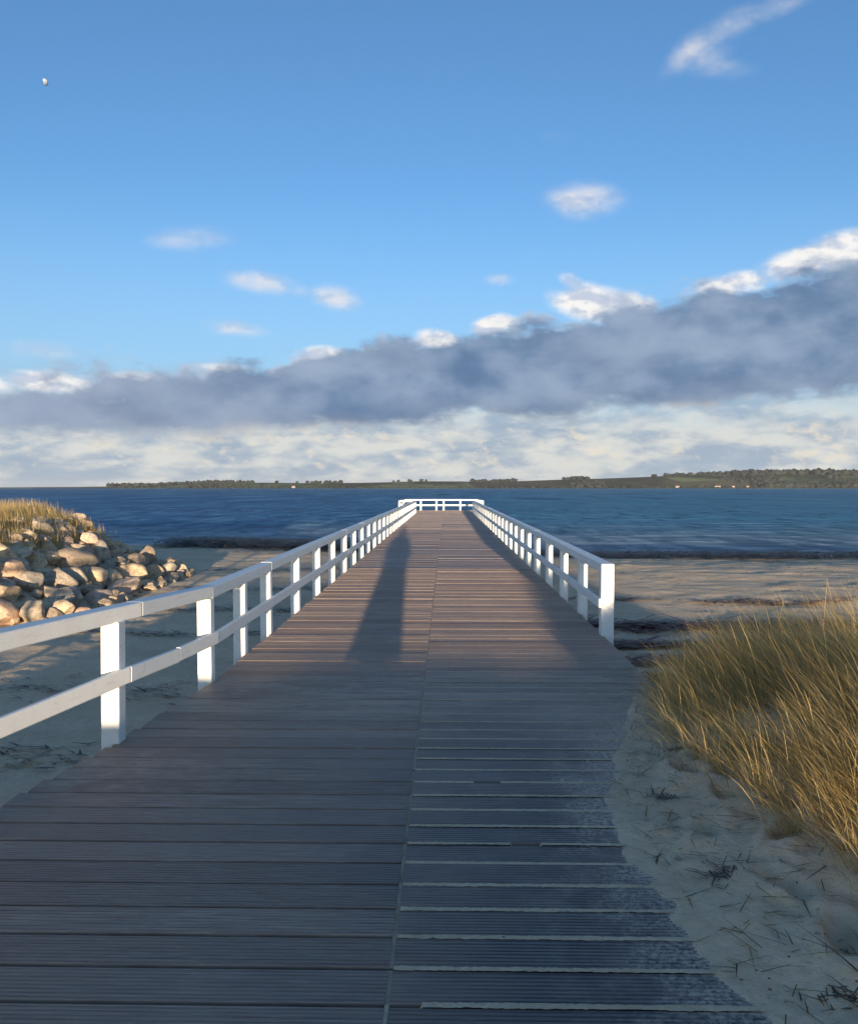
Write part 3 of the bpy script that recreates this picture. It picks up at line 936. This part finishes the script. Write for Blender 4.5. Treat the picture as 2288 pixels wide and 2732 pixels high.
# grass on the crest above the boulders
n = 44000
rx = rs.uniform(-16, -8.6, n); ry = rs.uniform(15.5, 26.5, n)
fo = -7.3 - 2.2 * np.clip(16 - ry, 0, 9) - 1.3 * np.clip(ry - 24, 0, 9) ** 1.1
dpt = fo - rx
ok = (dpt > 2.45 + 1.1 * fbm(rx * .9, ry * .9, 3) * 2) & ((fbm(rx * .8 + 2, ry * .8, 3) > -.16) | (rs.rand(n) < .2))
rx, ry = rx[ok], ry[ok]; n = len(rx)
me = blades('crest_grass', np.stack([rx, ry, ground_z(rx, ry) - .03], 1), math.pi + rs.normal(0, .9, n), np.abs(rs.normal(.5, .3, n)), rs.uniform(.30, .58, n), rs.uniform(.006, .012, n),
            grass_tint(rs, n, np.clip(.75 + .3 * rs.randn(n), 0, 1)), rs, 4)
o = link('crest_grass', me, GRASS); tag(o, 'golden grass on the dune crest above the boulder heap', 'grass', kind='stuff')

# ------------------------------------------------------------------ seaweed
def wrack(name, label, rx, ry, size, tints, up=.035):
    rx = np.repeat(rx, 2); ry = np.repeat(ry, 2); size = np.repeat(size, 2); tints = np.repeat(tints, 2, axis=0)
    n = len(rx); rs_ = np.random.RandomState(n)
    rx = rx + rs_.normal(0, 1, n) * size; ry = ry + rs_.normal(0, .6, n) * size
    a_ = np.where(rs_.rand(n) < .5, 0, math.pi) + rs_.normal(0, .5, n)
    me = blades(name, np.stack([rx, ry, ground_z(rx, ry) + up * rs_.rand(n) ** 1.5 + size * .12 + .004], 1), a_, rs_.uniform(2.4, 2.8, n), size * rs_.uniform(1.5, 4.2, n), size * rs_.uniform(.3, .75, n), tints * (.7 + .6 * rs_.rand(n, 1)), rs_, 3, .02)
    o = link(name, me, WEED); tag(o, label, 'seaweed', kind='stuff'); return o


rs = np.random.RandomState(4)
red = lambda n: np.array([.115, .052, .036])[None] * (.5 + 1.1 * rs.rand(n, 1)) + np.array([.025, .004, .002])[None] * rs.rand(n, 1)
brn = lambda n: np.array([.075, .055, .036])[None] * (.5 + 1.2 * rs.rand(n, 1))
# red-brown banks on the right beach
X_, Y_ = [], []
for (y0, x0, x1, th, num) in [(11.3, 2.1, 4.2, .25, 260), (12.4, 2.1, 5.0, .3, 380), (13.6, 2.1, 7.0, .5, 800), (15.2, 2.1, 9.0, .8, 1300), (18.2, 2.3, 9.5, .5, 420)]:
    x = rs.uniform(x0, x1, num); y = y0 + .9 * fbm(x * .5 + y0, x * 0 + y0, 3) + rs.normal(0, th * .45, num) * (.4 + vnoise(x * 1.1, x * 0 + y0))
    k = vnoise(x * .9 + y0 * 3, y * 1.6) > .33
    X_.append(x[k]); Y_.append(y[k])
X_, Y_ = np.concatenate(X_), np.concatenate(Y_)
wrack('washed_up_seaweed', 'red-brown banks of washed up seaweed on the sand beyond the dune grass', X_, Y_, .045 + .07 * rs.rand(len(X_)), red(len(X_)) * 1.2)
# scattered crumbs over the right beach
n = 2600; x = rs.uniform(2.2, 22, n); y = rs.uniform(12, 35, n); k = vnoise(x * .5, y * .9) > .45
wrack('weed_crumbs', 'dark crumbs of weed and shingle strewn over the beach right of the pier', x[k], y[k], .02 + .035 * rs.rand(k.sum()), brn(k.sum()), .01)
# dark band at the water's edge, right then left
n = 9500; x = 2.2 + 28 * rs.rand(n) ** 1.2; y = 34.4 - .42 * np.clip(x, -10, 6) + rs.normal(0, 1.5, n) + 1.2 * fbm(x * .3, x * 0, 2)
wrack('tideline_seaweed', "dark seaweed band along the water's edge right of the pier", x, y, .06 + .09 * rs.rand(n), brn(n), .22)
n = 9000; x = -2.3 - 9.5 * rs.rand(n); y = 33.6 - .42 * np.clip(x, -10, 6) + rs.normal(0, 2.3, n)
wrack('tideline_seaweed', "dark seaweed bank along the water's edge between boulders and pier", x, y, .07 + .10 * rs.rand(n), brn(n), .34)
# lines of weed on the left sand
X_, Y_ = [], []
for (y0, x0, x1, th, num) in [(17.5, -6.5, -2.4, .5, 420), (14.6, -6.6, -2.5, .3, 260), (20.5, -6.6, -2.4, .4, 300), (10.2, -7.5, -3.0, .6, 160), (7.6, -5.5, -2.6, .5, 110), (24.5, -7, -2.4, .5, 380)]:
    x = rs.uniform(x0, x1, num); X_.append(x); Y_.append(y0 + .8 * fbm(x * .6, x * 0 + y0, 3) + rs.normal(0, th * .5, num))
X_, Y_ = np.concatenate(X_), np.concatenate(Y_)
wrack('strewn_seaweed', 'broken dark lines of weed on the shaded sand left of the pier', X_, Y_, .02 + .04 * rs.rand(len(X_)), brn(len(X_)), .015)

# single dried clumps on the near sand
CL = [('small dark clump of dried weed beside the sand edge of the deck', 1.22, 3.78, .055), ('dark curled weed clump lowest on the near sand', 1.36, 2.86, .06), ('brown dead leaf clump at the foot of the grass', 1.50, 5.55, .05),
      ('thin dry weed wisp in front of the grass edge', 1.20, 4.75, .05)]
for (lab, x, y, s) in CL:
    n = 40
    p = np.stack([x + rs.normal(0, s * .7, n), y + rs.normal(0, s * .5, n), np.zeros(n)], 1); p[:, 2] = ground_z(p[:, 0], p[:, 1]) + .003
    me = blades('weed_clump', p, rs.uniform(0, 6.28, n), rs.uniform(2.4, 2.8, n), .03 + .15 * rs.rand(n) ** 1.5, rs.uniform(.004, .011, n), brn(n) * 1.5, rs, 4, .03)
    tag(link('weed_clump', me, WEED), lab, 'seaweed', 'dried weed clumps on the near sand')

# ------------------------------------------------------------------ the moon: only its sunlit part shows against the day sky
def moon():
    az_, el_ = R(-25.0), R(23.1); dist, rad = 9000.0, 30.0
    d = Vector((math.sin(az_) * math.cos(el_), math.cos(az_) * math.cos(el_), math.sin(el_)))
    bm = bmesh.new(); bmesh.ops.create_uvsphere(bm, u_segments=48, v_segments=32, radius=rad)
    right_ = d.cross(Vector((0, 0, 1))).normalized(); up = right_.cross(d)
    lit = (right_ * .80 + up * .30 - d * .22).normalized()
    bmesh.ops.delete(bm, geom=[f for f in bm.faces if f.calc_center_median().dot(lit) < 0], context='FACES')
    m, t, b = mat('moon_rock')
    tcn = t.n.new('ShaderNodeTexCoord'); n = t.noise(t.scale(tcn.outputs['Object'], (.03, .03, .03)), 1.0, 4, .6)
    t.l.new(t.mix(t.ss(n, .4, .62), (.26, .31, .38), (.42, .45, .48)), b.inputs['Base Color']); b.inputs['Roughness'].default_value = 1.0
    o = bm_obj('moon', bm, m, None, d * dist + Vector((0, 0, 1.75)), True)
    tag(o, 'pale half moon high in the blue sky at upper left', 'moon')


moon()

# ------------------------------------------------------------------ a person stands behind the viewer: the long shadow on the deck is theirs
def person():
    root = empty('person', (-.40, -.3, 0))
    tag(root, 'person in a long dark coat whose shadow stretches along the deck', 'person')
    J = {'pel': (0, 0, .98, .15, .11), 'spi': (0, .01, 1.22, .145, .10), 'che': (0, 0, 1.43, .175, .11), 'nec': (0, .02, 1.58, .055, .055), 'jaw': (0, .035, 1.66, .07, .08), 'hea': (0, .03, 1.76, .085, .10), 'top': (0, .02, 1.83, .06, .07)}
    E = [('pel', 'spi'), ('spi', 'che'), ('che', 'nec'), ('nec', 'jaw'), ('jaw', 'hea'), ('hea', 'top')]
    for s, k in ((-1, 'l'), (1, 'r')):
        J.update({'sh' + k: (s * .20, 0, 1.48, .065, .065), 'el' + k: (s * .29, -.05, 1.16, .046, .046), 'wr' + k: (s * .22, .10, 1.02, .034, .034),
                  'hi' + k: (s * .10, 0, .92, .095, .10), 'kn' + k: (s * .11, .03, .50, .05, .055), 'an' + k: (s * .11, -.01, .09, .035, .04), 'to' + k: (s * .125, .16, .045, .036, .028)})
        E += [('che', 'sh' + k), ('sh' + k, 'el' + k), ('el' + k, 'wr' + k), ('pel', 'hi' + k), ('hi' + k, 'kn' + k), ('kn' + k, 'an' + k), ('an' + k, 'to' + k)]
    names = list(J); me = bpy.data.meshes.new('body')
    me.from_pydata([J[k][:3] for k in names], [(names.index(a), names.index(b_)) for a, b_ in E], [])
    b = bpy.data.objects.new('body', me); COL.objects.link(b); b.parent = root
    b.modifiers.new('skin', 'SKIN'); sv = me.skin_vertices[0].data
    for i, k in enumerate(names): sv[i].radius = J[k][3:]; sv[i].use_root = (k == 'pel')
    ss_ = b.modifiers.new('sub', 'SUBSURF'); ss_.levels = ss_.render_levels = 2
    me.materials.append(plain('trousers_and_skin', (.12, .10, .09)))
    # coat: shoulders to knee, open flare; sleeves follow the bent arms with hands in the pockets
    prof = [(1.57, .08, .08), (1.53, .20, .12), (1.42, .25, .15), (1.2, .24, .15), (1.05, .255, .165), (.8, .27, .18), (.46, .285, .19)]
    V, F, n = [], [], 28
    for z, a, c in prof:
        for k in range(n):
            th = 2 * math.pi * k / n; V.append((a * math.cos(th), c * math.sin(th) + .01, z + .006 * math.sin(5 * th)))
    for j in range(len(prof) - 1):
        for k in range(n): F.append([j * n + k, j * n + (k + 1) % n, (j + 1) * n + (k + 1) % n, (j + 1) * n + k])
    coat_m = plain('coat_wool', (.035, .035, .045))
    coat = link('coat', mesh_np('coat', V, F, True), coat_m, root)
    for s in (-1, 1):
        bm = bmesh.new(); P_ = [Vector((s * .19, 0, 1.49)), Vector((s * .30, -.05, 1.16)), Vector((s * .21, .09, 1.0))]
        rings = []
        for k, (p, r_) in enumerate(zip(P_, (.085, .07, .06))):
            d = (P_[min(k + 1, 2)] - P_[max(k - 1, 0)]).normalized(); u = d.cross(Vector((0, 1, 0))).normalized(); w = d.cross(u)
            rings.append([bm.verts.new(p + (u * math.cos(q * .5236) + w * math.sin(q * .5236)) * r_) for q in range(12)])
        for a, c in zip(rings[:-1], rings[1:]):
            for q in range(12): bm.faces.new((a[q], a[(q + 1) % 12], c[(q + 1) % 12], c[q]))
        bm.faces.new(rings[0]); bm.faces.new(rings[-1][::-1])
        bm_obj('sleeve', bm, coat_m, coat, None, True)
    bm = bmesh.new(); bmesh.ops.create_uvsphere(bm, u_segments=20, v_segments=12, radius=1.0)
    bmesh.ops.transform(bm, matrix=Matrix.Translation((0, .01, 1.77)) @ Matrix.Diagonal((.135, .14, .15, 1)), verts=bm.verts)
    bm_obj('hair', bm, plain('dark_hair', (.03, .02, .015)), root, None, True)


person()

# ------------------------------------------------------------------ the sea air that softens the far shore
bm = bmesh.new(); add_box(bm, -13500, 13500, -400, 13500, -6.5, 85)
hz = bpy.data.materials.new('sea_haze'); hz.use_nodes = True
hz.node_tree.nodes.clear()
ho = hz.node_tree.nodes.new('ShaderNodeOutputMaterial'); hv = hz.node_tree.nodes.new('ShaderNodeVolumePrincipled')
hv.inputs['Color'].default_value = (.86, .90, .95, 1); hv.inputs['Density'].default_value = .00004; hv.inputs['Anisotropy'].default_value = 0.0
hz.node_tree.links.new(hv.outputs[0], ho.inputs['Volume'])
haze = bm_obj('haze', bm, hz); tag(haze, 'thin bluish sea haze over the bay', 'haze', kind='stuff')
